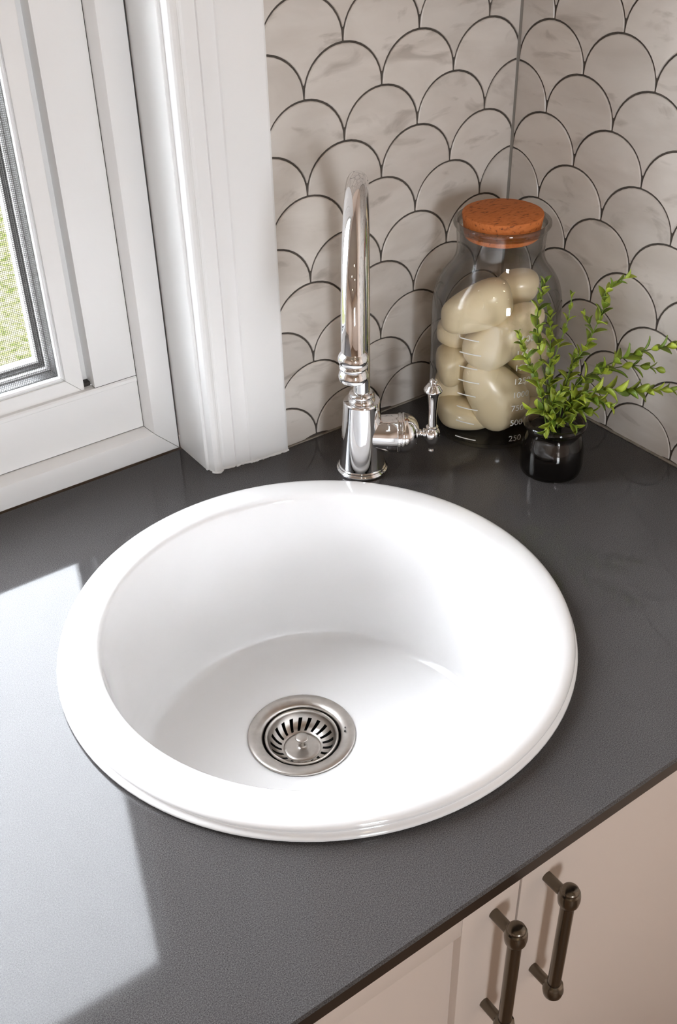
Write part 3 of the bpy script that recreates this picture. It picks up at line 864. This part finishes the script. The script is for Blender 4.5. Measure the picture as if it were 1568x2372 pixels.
LEAF.materials.append(M['leaf'])
for p in LEAF.polygons: p.use_smooth = True

def spline(pts, n):
    out = []
    full = smoothprof(pts, 12)
    L = [0]
    for a, b in zip(full, full[1:]): L.append(L[-1] + math.dist(a, b))
    for k in range(n):
        s = L[-1] * k / (n - 1)
        i = max(j for j in range(len(L)) if L[j] <= s + 1e-12); i = min(i, len(full) - 2)
        f = (s - L[i]) / max(1e-9, L[i + 1] - L[i])
        out.append(Vector(a + (b - a) * f for a, b in zip(full[i], full[i + 1])))
    return out, L[-1]

leafcount = 0
def sprig(pts, start, step, size, seed, dark=False, t_tip=0.0):
    """pts: (sideways, height) from the pot axis; t_tip: how far the tip leans out of that plane"""
    global leafcount
    rnd = random.Random(seed)
    b0 = (pts[0][0] * .45, .052)
    P3 = [b0] + list(pts)
    zmax = P3[-1][1]
    L3 = []
    for i, (s, z) in enumerate(P3):
        t = t_tip * (i / (len(P3) - 1)) ** 1.3 + rnd.uniform(-.002, .002)
        L3.append(tuple(er * s + ef * t + up * (z - .050)))
    path, Ltot = spline(L3, 14)
    bm = bmesh.new()
    tube(bm, path, [.0009 - .00045 * k / 13 for k in range(14)], 6)
    so = obj('sprig', bm, 'darkstem' if dark else 'stem', herb, angle=180)
    s = start * Ltot
    rot = rnd.uniform(0, PI)
    while s < Ltot:
        f = s / Ltot * 13
        i = min(int(f), 12)
        q = path[i].lerp(path[i + 1], f - i)
        tan = (path[i + 1] - path[i]).normalized()
        side = tan.cross(Vector((.31, .2, .93))).normalized(); oth = tan.cross(side)
        rem = (Ltot - s) / Ltot
        sz = 1.22 * size * (0.66 + .46 * min(1, rem * 3)) * rnd.uniform(.8, 1.15)
        for w in (0, PI):
            if leafcount >= 296: return
            a = rot + w + rnd.uniform(-.3, .3)
            out_ = side * math.cos(a) + oth * math.sin(a)
            op = rnd.uniform(.55, .95) * (.55 + .45 * min(1, rem * 4))
            ax = (tan * math.cos(op) + out_ * math.sin(op)).normalized()
            nrm = (tan * math.sin(op) - out_ * math.cos(op)).normalized()
            ay = nrm.cross(ax)
            lf = bpy.data.objects.new('leaf', LEAF); COL.objects.link(lf); lf.parent = so
            m = Matrix((ax * sz, ay * sz * rnd.uniform(.8, 1.05), nrm * sz)).transposed().to_4x4()
            m.translation = q
            lf.matrix_local = m
            leafcount += 1
        rot += PI / 2 + rnd.uniform(-.25, .25)
        s += 1.1 * step * rnd.uniform(.85, 1.2) * (.7 + .5 * min(1, rem * 2))
sprig([(-.0147, .1063), (-.0241, .139), (-.0317, .1854), (-.0282, .2259)], .52, .0085, .0125, 1, True, .012)
sprig([(-.0197, .097), (-.0288, .1197), (-.0379, .138), (-.0516, .1735)], .30, .0085, .0115, 2, False, .022)
sprig([(-.0105, .0995), (-.0137, .1452), (-.0174, .1827)], .30, .0075, .0125, 3, False, .0)
sprig([(-.0093, .1114), (-.0062, .1387), (.002, .17), (.0044, .2004)], .25, .0130, .0095, 4, False, -.008)
sprig([(.0075, .119), (.0206, .1471), (.0335, .1902), (.0330, .2120), (.0519, .2278)], .50, .0080, .0125, 5, False, .01)
sprig([(.0148, .1057), (.0409, .1314), (.0705, .1512), (.1105, .1655)], .40, .0080, .0130, 6, True, .035)
sprig([(.0155, .099), (.0454, .1235), (.0699, .1308), (.0955, .1303)], .35, .0085, .0130, 7, True, .02)
sprig([(.0133, .087), (.0327, .1027), (.0674, .1073), (.1078, .1112)], .20, .0080, .0145, 8, False, .030)
sprig([(.011, .0857), (.0285, .0988), (.0486, .0984)], .35, .0070, .0135, 9, False, .038)
sprig([(-.0117, .0752), (-.0339, .0825)], .35, .0065, .0140, 10, False, .014)
sprig([(.0122, .0747), (.0356, .0784)], .35, .0065, .0140, 11, False, .012)
sprig([(-.0097, .0793), (-.0032, .1087)], .25, .0075, .0135, 12, False, .024)
sprig([(.0056, .0925), (.0165, .1318), (.0297, .157), (.0200, .1771)], .28, .0110, .0105, 13, True, -.012)
sprig([(-.0050, .0690), (-.0153, .0665)], .35, .0060, .0130, 14, False, .030)
sprig([(.0060, .0640), (.0200, .0645)], .40, .0060, .0120, 15, False, .022)
sprig([(.0020, .0800), (.0080, .1150), (.0110, .1400)], .25, .0090, .0120, 16, True, .006)

# ------------------------------------------------------------------ ceiling downlights
for k, (lx, ly, lab) in enumerate(((-.70, -1.25, 'round recessed ceiling downlight above the sink front'), (-1.45, -1.20, 'round recessed ceiling downlight over the window end of the worktop'), (-.75, -1.90, 'round recessed ceiling downlight near the second window'), (-1.8, -1.9, 'round recessed ceiling downlight near the plain side wall'))):
    dl = empty('ceiling_downlight', (lx, ly, CEIL))
    tag(dl, lab, 'downlight', 'recessed ceiling downlights')
    bm = bmesh.new(); lathe(bm, [(.040, -.0005), (.055, -.0005), (.056, -.004), (.052, -.007), (.042, -.006), (.040, -.003)], 40)
    obj('bezel', bm, 'paint', dl)
    bm = bmesh.new(); lathe(bm, [(.0, -.0035), (.039, -.0035), (.039, -.0005), (.0, -.0005)], 32, close_ends=False)
    obj('diffuser', bm, 'lamp', dl)
print('leaves', leafcount)
